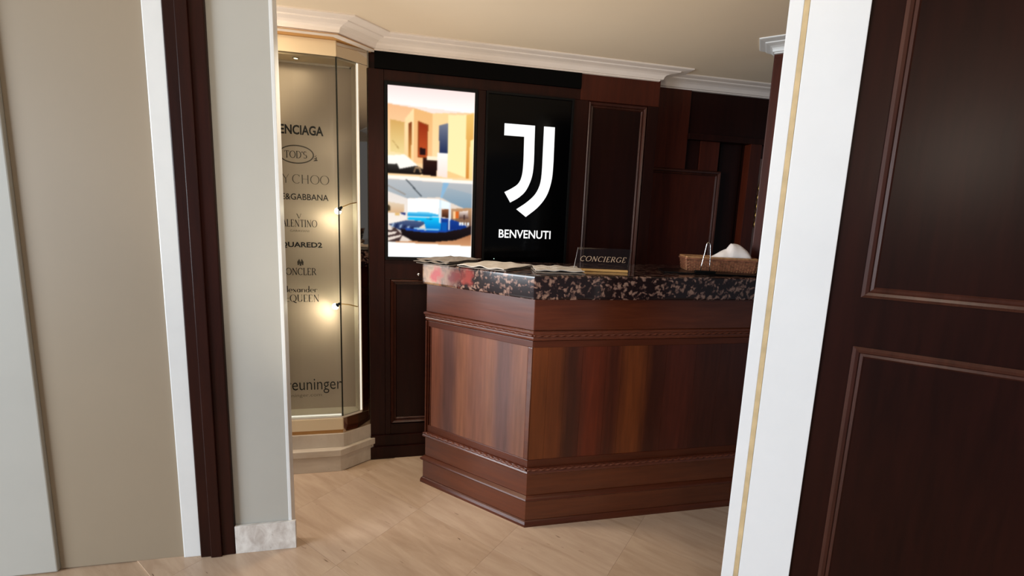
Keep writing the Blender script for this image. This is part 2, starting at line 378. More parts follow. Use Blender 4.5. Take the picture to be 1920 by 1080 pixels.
# cornice lofted along the walls (bottom path, top path), each mitre solved from both
def cornice(name, bot, top, zb, zt, mat):
    prof = [(0,0),(0.0,0.10),(0.10,0.13),(0.13,0.36),(0.18,0.50),(0.32,0.62),(0.52,0.68),(0.60,0.72),(0.62,0.80),(0.95,0.86),(1.0,0.90),(1.0,1.0)]
    m = MB(); rings = []
    for b, t_ in zip(bot, top):
        ring = [(b[0]+(t_[0]-b[0])*s_, b[1]+(t_[1]-b[1])*s_, zb+(zt-zb)*z_) for s_, z_ in prof]
        dx, dy = b[0]-t_[0], b[1]-t_[1]
        ring += [(b[0]+dx*0.3, b[1]+dy*0.3, zt), (b[0]+dx*0.3, b[1]+dy*0.3, zb)]
        rings.append(ring)
    m.loft(rings, close=True)
    return struct(name, m, mat)
cornice('trim_1', [(-2.0,2.405),(-0.362,2.405),(-0.212,2.555),(1.372,2.555),(1.372,2.655),(2.7,2.655)],
        [(-2.0,2.30),(-0.272,2.30),(-0.128,2.445),(1.53,2.465),(1.53,2.555),(2.7,2.555)], 2.212, CZ, MT['cornice'])
struct('trim_2', MB().prism([(-2.0,2.395),(-0.36,2.395),(-0.21,2.548),(-0.25,2.64),(-2.0,2.64)], 2.2125, 2.2128).prism([(-2.0,2.425),(-0.368,2.425),(-0.236,2.56),(-0.25,2.64),(-2.0,2.64)], 2.2128, CZ), MT['amber'])

# chamfered walnut wall end with its own cornice behind the counter, right
dL = dirv(-43.57); PA = (1.69, 2.05); nb = (0.69, 0.724)
post = struct('wall_right', MB().prism([PA, (PA[0]+0.9*dL[0], PA[1]+0.9*dL[1]), (PA[0]+0.9*dL[0]+0.2*nb[0], PA[1]+0.9*dL[1]+0.2*nb[1]), (PA[0]+0.2*0.66, PA[1]+0.2*0.70)], 0, CZ), MT['wall_red'])
obj('corner_stile', MB().obox(PA, dL, 0.002, 0.06, 0.0005, 0.006, 0, 2.21), MT['wall_red'], post, bevel=0.002)
cornice('trim_3', [(PA[0]+0.06, PA[1]+0.06), (PA[0]-0.012, PA[1]-0.012), (PA[0]+0.9*dL[0]-0.012, PA[1]+0.9*dL[1]-0.012)],
        [(PA[0]-0.03, PA[1]+0.07), (PA[0]-0.135, PA[1]-0.055), (PA[0]+0.9*dL[0]-0.08, PA[1]+0.9*dL[1]-0.085)], 2.228, CZ, MT['edge_white'])

# left wall end (white pier) in front, with marble skirting
pier = struct('wall_left', MB().box(-0.712, -0.512, 1.88, 1.93, 0.0, CZ), MT['white_paint'])
obj('corner_bead', MB().box(-0.5119, -0.4985, 1.8785, 1.93, 0.0, CZ), MT['edge_white'], pier, bevel=0.002)
sk = struct('baseboard_left', MB().box(-0.712, -0.482, 1.866, 1.879, 0.0, 0.122), MT['marble_skirt'], bevel=0.002)
# left of the pier: a walnut door case with a plain taupe door in a white frame
case = struct('trim_4', MB().box(-0.84, -0.7125, 1.865, 1.93, 0, CZ), MT['wall_wood'], bevel=0.004)
obj('case_bead', MB().box(-0.80, -0.76, 1.857, 1.865, 0, CZ), MT['wall_wood'], case, bevel=0.003)
struct('trim_5', MB().box(-0.905, -0.8405, 1.875, 1.93, 0, CZ), MT['edge_white'], bevel=0.004)
d1 = struct('door_1', MB().box(-1.33, -0.9055, 1.885, 1.93, 0, CZ), MT['taupe'], bevel=0.002)
struct('trim_6', MB().box(-2.2, -1.3305, 1.87, 1.93, 0, CZ), MT['white_paint'], bevel=0.004)

# right foreground: white jamb turned 45 degrees, a worn strip, then a walnut door leaf
PJ = (1.018, 1.2)
jamb = struct('trim_7', MB().obox(PJ, dL, 0.0, 0.036, -0.03, 0.0, 0, CZ), MT['jamb_white'], bevel=0.002)
obj('wood_strip', MB().obox(PJ, dL, 0.0362, 0.0498, -0.03, 0.001, 0, CZ), MT['raw_wood'], jamb, bevel=0.001)
obj('casing_board', MB().obox(PJ, dL, 0.05, 0.188, -0.03, 0.0, 0, CZ), MT['jamb_white'], jamb, bevel=0.002)
d2 = struct('door_2', MB().obox(PJ, dL, 0.1885, 1.3, -0.05, -0.012, 0, CZ), MT['wall_panel'])
def frame_o(name, mat, parent, p, d, t0, t1, z0, z1, off, wd, dp):
    nx, ny = d[1], -d[0]
    prof = [(0,0),(0,dp*0.55),(wd*0.25,dp),(wd*0.5,dp*0.8),(wd*0.62,dp*0.35),(wd*0.85,dp*0.5),(wd,0)]
    c = [(t0,z0,1,1),(t1,z0,-1,1),(t1,z1,-1,-1),(t0,z1,1,-1)]
    for i in range(4):
        a, b = c[i], c[(i+1)%4]
        m = MB(); m.loft([[(p[0]+d[0]*(q[0]+q[2]*u)+nx*(off+v), p[1]+d[1]*(q[0]+q[2]*u)+ny*(off+v), q[1]+q[3]*u) for u, v in prof] for q in (a, b)], close=True)
        obj(name, m, mat, parent)
frame_o('panel_moulding', MT['moulding'], d2, PJ, dL, 0.26, 0.75, 1.22, 2.15, -0.012, 0.03, 0.010)
frame_o('panel_moulding', MT['moulding'], d2, PJ, dL, 0.26, 0.75, 0.15, 1.08, -0.012, 0.03, 0.010)

# ------------------------------------------------------------------ lettering
def text_part(name, s, mat, parent, x1, z0, z1, wid, y, ext=0.0006, off=0.0, x0=None):
    """letters set in Blender's own font, turned to mesh, fitted to a box on a vertical plane"""
    cu = bpy.data.curves.new(name, 'FONT'); cu.body = s; cu.offset = off; cu.resolution_u = 3
    to = bpy.data.objects.new(name, cu); COL.objects.link(to)
    me = bpy.data.meshes.new_from_object(to.evaluated_get(bpy.context.evaluated_depsgraph_get()))
    bpy.data.objects.remove(to)
    vs_ = np.array([v.co[:] for v in me.vertices]); lo = vs_.min(0); hi = vs_.max(0)
    if x0 is None: x0 = x1-wid
    m = MB(); m.v = [(x0+(v[0]-lo[0])/(hi[0]-lo[0])*(x1-x0), y, z0+(v[1]-lo[1])/(hi[1]-lo[1])*(z1-z0)) for v in vs_]
    m.f = [list(p.vertices) for p in me.polygons]
    return obj(name, m, mat, parent)
def arc(cx, cy, rx, ry, a0, a1, n=18):
    return [(cx+rx*math.cos(R(a0+(a1-a0)*i/n)), cy+ry*math.sin(R(a0+(a1-a0)*i/n))) for i in range(n+1)]
# a thick-and-thin serif alphabet: strokes are (weight, points); c = modulated curve, h = heavy, l = light, s = serif
def S_(x, y, w_=0.16): return ('s', [(x-w_/2, y), (x+w_/2, y)])
GL = {
 'A': (0.74, [('l', [(0.06,0),(0.36,1)]), ('h', [(0.36,1),(0.68,0)]), ('l', [(0.17,0.36),(0.54,0.36)]), S_(0.06,0), S_(0.68,0)]),
 'C': (0.76, [('c', arc(0.42,0.5,0.38,0.5,48,312)), ('l', [(0.68,0.98),(0.68,0.74)])]),
 'D': (0.78, [('h', [(0.14,0),(0.14,1)]), ('c', [(0.14,1),(0.32,1)]+arc(0.32,0.5,0.40,0.5,90,-90)+[(0.14,0)]), S_(0.08,0,0.1), S_(0.08,1,0.1)]),
 'E': (0.62, [('h', [(0.14,0),(0.14,1)]), ('l', [(0.06,1),(0.54,1),(0.54,0.82)]), ('l', [(0.14,0.52),(0.42,0.52)]), ('l', [(0.06,0),(0.56,0),(0.56,0.2)])]),
 'G': (0.80, [('c', arc(0.42,0.5,0.38,0.5,48,300)), ('l', [(0.68,0.98),(0.68,0.76)]), ('h', [(0.68,0.06),(0.68,0.42)]), S_(0.66,0.42,0.24)]),
 'H': (0.84, [('h', [(0.14,0),(0.14,1)]), ('h', [(0.68,0),(0.68,1)]), ('l', [(0.14,0.52),(0.68,0.52)])]),
 'I': (0.30, [('h', [(0.14,0),(0.14,1)]), S_(0.14,0,0.24), S_(0.14,1,0.24)]),
 'J': (0.36, [('h', [(0.2,0.1),(0.2,1)]), ('c', [(0.2,0.1)]+arc(0.06,0.02,0.14,0.16,0,-80,6)), S_(0.2,1,0.24)]),
 'L': (0.58, [('h', [(0.14,0),(0.14,1)]), ('l', [(0.06,0),(0.54,0),(0.54,0.22)]), S_(0.14,1,0.22)]),
 'M': (0.98, [('l', [(0.12,0),(0.14,1)]), ('h', [(0.14,1),(0.48,0.04)]), ('l', [(0.48,0.04),(0.82,1)]), ('h', [(0.82,1),(0.86,0)]), S_(0.12,0), S_(0.86,0,0.2)]),
 'N': (0.84, [('l', [(0.14,0),(0.14,1)]), ('h', [(0.14,1),(0.70,0)]), ('l', [(0.70,0),(0.70,1)]), S_(0.14,0), S_(0.70,1)]),
 'O': (0.88, [('c', arc(0.44,0.5,0.40,0.5,0,360,28))]),
 'Q': (0.90, [('c', arc(0.44,0.5,0.40,0.5,0,360,28)), ('h', [(0.44,0.12),(0.62,-0.08),(0.88,-0.16)])]),
 'R': (0.74, [('h', [(0.14,0),(0.14,1)]), ('c', [(0.14,1),(0.34,1)]+arc(0.34,0.75,0.22,0.25,90,-90,10)+[(0.14,0.5)]), ('h', [(0.36,0.5),(0.68,0)]), S_(0.14,0,0.22), S_(0.08,1,0.1)]),
 'S': (0.58, [('c', arc(0.29,0.75,0.21,0.25,35,270,14)+arc(0.29,0.26,0.23,0.25,90,-145,14))]),
 'T': (0.70, [('h', [(0.35,0),(0.35,1)]), ('l', [(0.04,0.8),(0.04,1),(0.66,1),(0.66,0.8)]), S_(0.35,0,0.24)]),
 'U': (0.78, [('h', [(0.14,1)]+[(0.14,0.32)]), ('c', [(0.14,0.32)]+arc(0.39,0.30,0.25,0.30,180,360,12)), ('l', [(0.64,0.3),(0.64,1)]), S_(0.14,1,0.2), S_(0.64,1,0.16)]),
 'V': (0.74, [('h', [(0.06,1),(0.38,0)]), ('l', [(0.38,0),(0.68,1)]), S_(0.06,1), S_(0.68,1)]),
 'Y': (0.72, [('h', [(0.06,1),(0.36,0.48)]), ('l', [(0.66,1),(0.36,0.48)]), ('h', [(0.36,0.48),(0.36,0)])]),
 'a': (0.50, [('c', arc(0.22,0.25,0.17,0.25,20,340,14)), ('h', [(0.40,0),(0.40,0.5)])]),
 'c': (0.44, [('c', arc(0.24,0.26,0.20,0.26,50,310,14))]),
 'd': (0.52, [('c', arc(0.22,0.25,0.17,0.25,20,340,14)), ('h', [(0.40,0),(0.40,1)])]),
 'e': (0.46, [('c', arc(0.23,0.26,0.19,0.26,0,310,14)), ('l', [(0.04,0.27),(0.42,0.27)])]),
 'l': (0.22, [('h', [(0.11,0),(0.11,1)])]),
 'n': (0.54, [('h', [(0.10,0),(0.10,0.5)]), ('c', arc(0.27,0.30,0.17,0.2,180,0,10)), ('h', [(0.44,0.3),(0.44,0)])]),
 'r': (0.38, [('h', [(0.10,0),(0.10,0.5)]), ('c', arc(0.25,0.32,0.15,0.18,180,30,8))]),
 'x': (0.48, [('h', [(0.06,0.5),(0.42,0)]), ('l', [(0.06,0),(0.42,0.5)])]),
 "'": (0.16, [('h', [(0.08,0.8),(0.08,1)])]), ' ': (0.34, []),
}
def serif_flat(s, thick, thin, gap=0.06):
    """returns 2-D quads for a word at cap height 1"""
    V_, F_ = [], []; x = 0.0
    def seg(a, b, wa, wb):
        dx, dy = b[0]-a[0], b[1]-a[1]; l = math.hypot(dx, dy)
        if l < 1e-6: return
        nx, ny = -dy/l, dx/l; o = len(V_)
        V_.extend([(a[0]+nx*wa/2, a[1]+ny*wa/2), (a[0]-nx*wa/2, a[1]-ny*wa/2), (b[0]-nx*wb/2, b[1]-ny*wb/2), (b[0]+nx*wb/2, b[1]+ny*wb/2)])
        F_.append([o, o+1, o+2, o+3])
    for ch in s:
        adv, strokes = GL[ch]
        for kd, pts in strokes:
            P = [(x+p[0], p[1]) for p in pts]
            for i in range(len(P)-1):
                a, b = P[i], P[i+1]
                if kd == 'h': seg(a, b, thick, thick)
                elif kd in 'ls': seg(a, b, thin, thin)
                else:
                    def wt(k):
                        p, q = P[max(k-1, 0)], P[min(k+1, len(P)-1)]; l = math.hypot(q[0]-p[0], q[1]-p[1])+1e-9
                        return thin+(thick-thin)*(abs(q[1]-p[1])/l)**2
                    seg(a, b, wt(i), wt(i+1))
        x += adv+gap
    return V_, F_, x-gap
def serif_part(name, s, mat, parent, x1, z0, cap, wid, y, thick=0.13, thin=0.04, gap=0.06, fn=None):
    V_, F_, tot = serif_flat(s, thick, thin, gap)
    m = MB()
    for a, b in V_:
        X = x1-wid+a/tot*wid; Z = z0+b*cap
        m.v.append(fn(X, Z) if fn else (X, y, Z))
    m.f = F_
    return obj(name, m, mat, parent)

# ------------------------------------------------------------------ lit display case on the left
case_t = thing('display_case', 'tall lit glass display case with black lettering on stone steps beside white pier', 'display case', (-0.85, 2.55, 0))
XL = -1.35
obj('lower_step', MB().prism([(XL,2.446),(-0.392,2.446),(-0.186,2.592),(-0.247,2.601),(XL,2.601)], 0.0, 0.088), MT['step_white'], case_t, bevel=0.002)
obj('step_tread', MB().prism([(XL,2.441),(-0.390,2.441),(-0.180,2.590),(-0.247,2.601),(XL,2.601)], 0.0885, 0.125), MT['step_white'], case_t, bevel=0.003)
obj('upper_step', MB().prism([(XL,2.477),(-0.379,2.477),(-0.243,2.575),(-0.25,2.601),(XL,2.601)], 0.1252, 0.203), MT['step_white'], case_t, bevel=0.002)
pC = (-0.382, 2.479); dC = dirv(35.6); LC = 0.165
# body slabs
obj('amber_strip', MB().prism([(XL,2.486),(-0.381,2.486),(-0.260,2.572),(XL,2.60)], 0.2032, 0.224), MT['amber'], case_t)
obj('lower_board', MB().prism([(XL,2.479),(-0.3825,2.479),(-0.372,2.496),(-0.372,2.62),(XL,2.62)], 0.2242, 0.290), MT['cream'], case_t, bevel=0.002)
obj('ledge', MB().prism([(XL,2.481),(-0.384,2.481),(-0.290,2.548),(-0.33,2.64),(XL,2.64)], 0.2902, 0.303), MT['lit_frame'], case_t, bevel=0.002)
obj('header_board', MB().prism([(XL,2.479),(-0.3825,2.479),(-0.372,2.496),(-0.372,2.64),(XL,2.64)], 2.139, 2.212), MT['cream'], case_t, bevel=0.002)
obj('inner_ceiling', MB().prism([(XL,2.49),(-0.384,2.49),(-0.295,2.552),(-0.33,2.64),(XL,2.64)], 2.130, 2.1388), MT['cream'], case_t)
obj('upper_fillet', MB().box(XL, -0.336, 2.588, 2.60, 2.122, 2.1295), MT['lit_frame'], case_t)
bp_ = obj('back_board', MB().box(XL, -0.331, 2.60, 2.64, 0.3035, 2.1215), MT['panel_grey'], case_t)
obj('left_board', MB().box(XL-0.02, XL, 2.479, 2.64, 0.2, 2.212), MT['cream'], case_t)
# lit right frame (inner reveal of the chamfered opening)
obj('lit_frame', MB().prism([(-0.301,2.538),(-0.289,2.546),(-0.318,2.615),(-0.331,2.60)], 0.3035, 2.1295), MT['lit_frame'], case_t, bevel=0.001)
# chamfer face: mirror cladding round the opening
def cham(name, mat, t0, t1, z0, z1, o0=-0.012, o1=0.0, bevel=0.001):
    return obj(name, MB().obox(pC, dC, t0, t1, o0, o1, z0, z1), MT[mat], case_t, bevel=bevel)
cham('mirror_panel', 'mirror', 0.003, LC, 2.139, 2.212)
cham('mirror_panel', 'mirror', 0.003, LC, 0.204, 0.290)
cham('mirror_panel', 'mirror', 0.1165, LC, 0.2905, 2.1385)
cham('metal_edge', 'steel', LC+0.0005, LC+0.006, 0.19, 2.212, -0.012, 0.003, 0.001)
cham('frame_edge', 'lit_frame', 0.1130, 0.1165, 0.303, 2.138, -0.012, 0.001)
obj('glow_strip', MB().obox(pC, dC, 0.1045, 0.1128, -0.012, 0.0005, 0.306, 2.136), MT['tube'], case_t, bevel=0.001)  # frame edge made to glow, in place of halogen light falling on it
obj('glow_strip', MB().box(XL+0.01, -0.392, 2.492, 2.498, 0.3035, 0.309), MT['tube'], case_t)  # added glow along the ledge front, no lamp here
fp = obj('front_pane', MB().box(XL, -0.3855, 2.479, 2.486, 0.303, 2.1385), MT['glass'], case_t)
cp = cham('side_pane', 'glass', 0.005, 0.104, 0.303, 2.138, -0.008, -0.001, 0)
obj('pane_joint', MB().obox(pC, dC, -0.002, 0.003, -0.006, 0.0005, 0.303, 2.138), MT['glass_edge'], case_t)
# printed lettering on the board
yt = 2.5992
def tp(s, x1, z0, z1, wid, mat='ink', off=0.0): return text_part('lettering', s, MT[mat], case_t, x1, z0, z1, wid, yt, off=off)
def sp(s, x1, z0, cap, wid, mat='ink', **k): return serif_part('lettering', s, MT[mat], case_t, x1, z0, cap, wid, yt, **k)
tp('BALENCIAGA', -0.470, 1.780, 1.828, 0.292, off=0.03)
sp("TOD'S", -0.552, 1.664, 0.034, 0.108, 'ink', thick=0.13, thin=0.06)
ov = MB()
def ring2(m, cx, cz, rx, rz, w_, n=40):
    o = len(m.v)
    for i in range(n):
        a = 2*math.pi*i/n
        m.v += [(cx+(rx+w_/2)*math.cos(a), yt, cz+(rz+w_/2)*math.sin(a)), (cx+(rx-w_/2)*math.cos(a), yt, cz+(rz-w_/2)*math.sin(a))]
    for i in range(n):
        j = (i+1) % n; m.f.append([o+2*i, o+2*i+1, o+2*j+1, o+2*j])
ring2(ov, -0.603, 1.682, 0.082, 0.044, 0.006)
for i in range(4):
    a = 0.5-0.33*i; ov.add([(-0.525+0.02*math.cos(a), yt, 1.679+0.028*math.sin(a)), (-0.512+0.004*i, yt, 1.672+0.035*math.sin(a)), (-0.524, yt, 1.666+0.03*math.sin(a))], [(0,1,2)])
obj('oval_emblem', ov, MT['ink_grey'], case_t)
sp('CHOO', -0.447, 1.536, 0.045, 0.180, 'ink_grey', thick=0.09, thin=0.04)
sp('JIMMY', -0.640, 1.536, 0.045, 0.175, 'ink_grey', thick=0.09, thin=0.04)
tp('DOLCE&GABBANA', -0.452, 1.452, 1.484, 0.340, off=0.008)
sp('V', -0.588, 1.356, 0.024, 0.024, 'ink_grey', thick=0.12, thin=0.05)
sp('VALENTINO', -0.512, 1.313, 0.036, 0.195, 'ink', thick=0.13, thin=0.05)
tp('GARAVANI', -0.552, 1.286, 1.297, 0.094, 'ink_pale')
tp('DSQUARED2', -0.489, 1.200, 1.233, 0.262, off=0.028)
cr = MB()
for dx, dz, s_ in ((0,0,1),(-0.011,0.004,0.8),(0.011,0.004,0.8),(-0.006,0.012,0.7),(0.007,0.012,0.7)):
    cr.add([(-0.6+dx-0.004*s_, yt, 1.106+dz), (-0.6+dx+0.004*s_, yt, 1.106+dz), (-0.6+dx+0.006*s_, yt, 1.124+dz), (-0.6+dx, yt, 1.132+dz), (-0.6+dx-0.006*s_, yt, 1.124+dz)], [(0,1,2,3,4)])
obj('cockerel_emblem', cr, MT['ink_grey'], case_t)
sp('MONCLER', -0.522, 1.058, 0.036, 0.185, 'ink', thick=0.13, thin=0.07)
sp('Alexander', -0.520, 0.964, 0.034, 0.185, 'ink', thick=0.11, thin=0.04, gap=0.02)
sp('McQUEEN', -0.510, 0.912, 0.038, 0.205, 'ink', thick=0.13, thin=0.04)
tp('breuninger', -0.404, 0.390, 0.480, 0.325, off=-0.004)
tp('e-breuninger.com', -0.510, 0.368, 0.392, 0.255, 'ink_pale')

# halogen spotlights (fixtures) inside the case
def spot_fixture(label, base, head, aim, energy):
    t_ = thing('spotlight', label, 'spotlight', base, 'halogen spotlights in the display case')
    base, head = Vector(base), Vector(head); d_ = (base-head).normalized(); a_ = (Vector(aim)-head).normalized()
    mid = head-a_*0.016
    obj('arm', MB().tube([base, base*0.6+mid*0.4+Vector((0,0,0.004)), mid], 0.0026, 8), MT['brass'], t_, smooth=True)
    obj('lamp_holder', MB().tube([mid-a_*0.006, mid, mid+a_*0.010], [0.004, 0.007, 0.0075], 10), MT['black_matt'], t_, smooth=True)
    hold = bpy.data.objects[-1] if False else t_.children[-1]
    rf = MB(); b1 = a_.orthogonal().normalized(); b2 = a_.cross(b1)
    rf.loft([[mid+a_*h_+(b1*math.cos(2*math.pi*k_/16)+b2*math.sin(2*math.pi*k_/16))*r_ for k_ in range(16)] for h_, r_ in ((0.010,0.006),(0.014,0.011),(0.020,0.014),(0.026,0.015))], caps=False, close=True)
    obj('reflector', rf, MT['black_matt'], hold, smooth=True)
    bl = MB(); C_ = mid+a_*0.027
    bl.loft([[C_+a_*0.016*math.cos(th)+(b1*math.cos(2*math.pi*k_/14)+b2*math.sin(2*math.pi*k_/14))*0.0165*math.sin(th) for k_ in range(14)] for th in [math.pi*i/8 for i in range(0, 9)]], close=True, caps=False)
    obj('bulb', bl, MT['bulb'], hold, smooth=True)
    spot('spotlight_beam', tuple(C_+a_*0.024), aim, energy, (1.0, 0.86, 0.62), 165, 0.9, 0.012)
spot_fixture('upper small halogen spotlight glowing inside the display case beside the dark stroke lettering', (-0.305, 2.543, 1.450), (-0.385, 2.507, 1.410), (-0.62, 2.60, 1.15), 1.0)
spot_fixture('lower small halogen spotlight glowing inside the display case, level with counter moulding', (-0.305, 2.543, 0.895), (-0.405, 2.507, 0.910), (-0.70, 2.60, 0.70), 1.6)
t = thing('downlight', 'tiny recessed downlight in the ceiling of the display case', 'downlight', (-0.577, 2.535, 2.13))
rg = MB(); rg.loft([[(-0.577+r_*math.cos(a*math.pi/8), 2.535+r_*math.sin(a*math.pi/8), z_) for a in range(16)] for r_, z_ in ((0.016,2.1298),(0.016,2.127),(0.011,2.1265),(0.010,2.1298))], close=True)
obj('trim_ring', rg, MT['chrome'], t, smooth=True)
obj('bulb', MB().loft([[(-0.577+r_*math.cos(a*math.pi/6), 2.535+r_*math.sin(a*math.pi/6), z_) for a in range(12)] for r_, z_ in ((0.009,2.1295),(0.009,2.1275),(0.004,2.126))], close=True), MT['small_bulb'], t, smooth=True)
spot('downlight_beam', (-0.577, 2.535, 2.12), (-0.577, 2.54, 0), 0.12, (1.0, 0.84, 0.6), 150, 0.9, 0.01)

# ------------------------------------------------------------------ screens
def screen_body(label, x0, x1, z0, z1, bw):
    t_ = thing('display_screen', label, 'screen', ((x0+x1)/2, 2.58, z0))
    obj('housing', MB().box(x0, x1, 2.572, 2.60, z0, z1), MT['black_matt'], t_)
    for a in ((x0,x0+bw,z0,z1),(x1-bw,x1,z0,z1),(x0+bw,x1-bw,z0,z0+bw),(x0+bw,x1-bw,z1-bw,z1)):
        obj('bezel', MB().box(a[0], a[1], 2.558, 2.572, a[2], a[3]), MT['black_matt'], t_, bevel=0.0015)
    return t_
s1 = screen_body('upright screen showing a warm lounge picture above an indoor pool picture', -0.163, 0.322, 1.152, 2.072, 0.016)
# the two pictures on the screen, painted as colours of a fine grid
NX, NZ = 132, 258
uu, vv = np.meshgrid(np.linspace(0, 1, NX), np.linspace(0, 1, NZ))
img = np.ones((NZ, NX, 3))*np.array([0.97, 0.9, 0.86])
def poly_mask(P):
    ins = np.zeros(uu.shape, bool); n = len(P)
    for i in range(n):
        x0, y0 = P[i]; x1, y1 = P[(i+1) % n]
        if y0 == y1: continue
        c_ = ((y0 > vv) != (y1 > vv)) & (uu < (x1-x0)*(vv-y0)/(y1-y0)+x0); ins ^= c_
    return ins
def paint(P, c0, c1=None, axis='v'):
    m_ = poly_mask(P); c0 = np.array(c0)/255
    if c1 is None: img[m_] = c0; return
    c1 = np.array(c1)/255; A_ = vv if axis == 'v' else uu
    lo, hi = A_[m_].min(), A_[m_].max(); k_ = ((A_[m_]-lo)/(hi-lo+1e-6))[:, None]
    img[m_] = c0*(1-k_)+c1*k_
# upper picture: lounge (bottom colour, top colour)
paint([(0,0.9),(1,0.88),(1,1.01),(0,1.01)], (255,255,250), (250,226,222))
paint([(0,0.47),(1,0.47),(1,0.885),(0.5,0.862),(0.293,0.884),(0,0.897)], (255,214,160), (250,206,158))
paint([(0,0.603),(0.185,0.609),(0.191,0.817),(0.293,0.884),(0,0.897)], (255,228,176), (244,188,138))
paint([(0.026,0.81),(0.191,0.799),(0.185,0.616),(0.025,0.626)], (240,216,150), (214,168,96))
paint([(0.035,0.70),(0.04,0.70),(0.13,0.645),(0.12,0.645)], (160,126,70))
paint([(0.293,0.884),(0.191,0.817),(0.192,0.609),(0.296,0.567)], (255,214,156), (255,224,170))
paint([(0.232,0.793),(0.269,0.806),(0.266,0.585),(0.232,0.603)], (210,150,70), (130,62,30))
paint([(0.293,0.884),(0.506,0.86),(0.505,0.566),(0.296,0.567)], (248,196,140), (240,184,118))
paint([(0.342,0.812),(0.459,0.794),(0.454,0.602),(0.342,0.60)], (150,70,30))
paint([(0.352,0.805),(0.449,0.787),(0.444,0.61),(0.351,0.607)], (196,84,40), (150,48,22))
paint([(0.36,0.66),(0.43,0.655),(0.43,0.615),(0.36,0.615)], (40,20,20))
paint([(0.506,0.86),(0.69,0.87),(0.69,0.53),(0.505,0.566)], (255,222,170), (252,212,150))
paint([(0.585,0.796),(0.692,0.813),(0.688,0.633),(0.59,0.637)], (36,48,84), (120,124,140))
paint([(0.69,0.86),(0.905,0.869),(0.914,0.497),(0.692,0.533)], (255,240,178), (255,236,176))
paint([(0.905,0.869),(0.997,0.88),(0.997,0.491),(0.914,0.493)], (214,140,60), (240,196,110))
paint([(0.955,0.72),(1,0.73),(1,0.49),(0.95,0.49)], (250,214,140), (255,236,170))
paint([(0,0.603),(0.192,0.613),(0.326,0.56),(0.36,0.545),(0.40,0.51),(0.0,0.51)], (255,250,240))
paint([(0,0.554),(0.105,0.557),(0.134,0.528),(0.326,0.553),(0.401,0.536),(0.401,0.502),(0,0.501)], (24,18,16), (56,52,48))
paint([(0.29,0.51),(0.31,0.545),(0.37,0.545),(0.39,0.51),(0.37,0.51),(0.355,0.535),(0.32,0.535),(0.305,0.51)], (150,120,90))
paint([(0.4,0.601),(0.573,0.595),(0.56,0.495),(0.401,0.502)], (24,12,12), (50,26,20))
paint([(0.444,0.614),(0.572,0.614),(0.573,0.591),(0.445,0.591)], (255,240,210))
paint([(0.57,0.635),(0.69,0.635),(0.69,0.49),(0.567,0.499)], (255,226,214), (255,250,244))
paint([(0.69,0.533),(0.914,0.497),(0.69,0.49)], (250,206,140))
# lower picture: pool hall
paint([(0,0.49),(1,0.48),(1,0.46),(0,0.468)], (255,246,236))
paint([(0,0.0),(1,0.0),(1,0.46),(0,0.468)], (230,214,200))
paint([(0,0.465),(1,0.46),(1,0.3),(0.734,0.342),(0.616,0.372),(0.218,0.357),(0,0.394)], (152,166,176), (184,187,190))
paint([(0.616,0.372),(0.734,0.342),(1,0.29),(1,0.40),(0.7,0.43)], (120,150,172), (162,176,186))
paint([(0.202,0.468),(0.217,0.469),(0.394,0.372),(0.379,0.372)], (52,60,66))
paint([(0.64,0.459),(0.714,0.461),(0.637,0.372),(0.611,0.361)], (140,182,214))
paint([(0.0,0.43),(0.0,0.424),(0.2,0.375),(0.21,0.38)], (150,140,130))
paint([(0,0.394),(0.218,0.357),(0.217,0.23),(0,0.196)], (246,236,226), (232,222,214))
paint([(0,0.333),(0.187,0.319),(0.182,0.265),(0,0.267)], (214,176,136), (226,206,180))
paint([(0,0.315),(0.03,0.305),(0.03,0.28),(0,0.275)], (70,58,40))
paint([(0.14,0.272),(0.2,0.27),(0.2,0.255),(0.16,0.258)], (50,62,120))
paint([(0.08,0.265),(0.13,0.268),(0.13,0.25),(0.08,0.25)], (226,186,120))
paint([(0.223,0.357),(0.6,0.361),(0.592,0.262),(0.224,0.271)], (250,255,255), (255,255,255))
paint([(0.224,0.272),(0.448,0.28),(0.592,0.265),(0.592,0.254),(0.224,0.249)], (20,150,214), (120,206,240))
paint([(0.224,0.249),(0.592,0.254),(0.592,0.247),(0.224,0.242)], (190,224,238))
paint([(0.224,0.241),(0.598,0.247),(0.62,0.224),(0.622,0.158),(0.451,0.16),(0.418,0.22),(0.224,0.23)], (10,110,200), (20,196,246))
paint([(0.44,0.238),(0.53,0.24),(0.5,0.232)], (10,120,180))
paint([(0.616,0.356),(0.734,0.339),(0.73,0.298),(0.618,0.307)], (236,250,255))
paint([(0.741,0.305),(1,0.315),(1,0.19),(0.825,0.228),(0.743,0.24)], (96,70,56), (196,150,110))
paint([(0.628,0.298),(0.725,0.303),(0.727,0.248),(0.63,0.25)], (60,34,24), (140,86,56))
paint([(0.799,0.289),(0.835,0.29),(0.837,0.248),(0.8,0.247)], (214,100,36))
paint([(0.77,0.29),(0.795,0.29),(0.795,0.245),(0.77,0.245)], (250,204,150))
paint([(0.844,0.289),(0.953,0.297),(0.955,0.247),(0.846,0.245)], (90,60,50), (250,236,226))
paint([(0.9,0.27),(0.915,0.27),(0.915,0.24),(0.9,0.24)], (60,40,36))
paint([(0.619,0.246),(0.738,0.24),(0.825,0.228),(0.946,0.197),(0.86,0.170),(0.622,0.155)], (16,40,110), (24,64,150))
paint([(0.63,0.22),(0.70,0.22),(0.70,0.165),(0.63,0.165)], (14,90,176))
for a in (0.845, 0.875, 0.91, 0.945): paint([(a,0.222),(a+0.02,0.222),(a+0.02,0.203),(a,0.203)], (240,246,250))
paint([(0.597,0.355),(0.625,0.356),(0.62,0.213),(0.601,0.216)], (214,232,242))
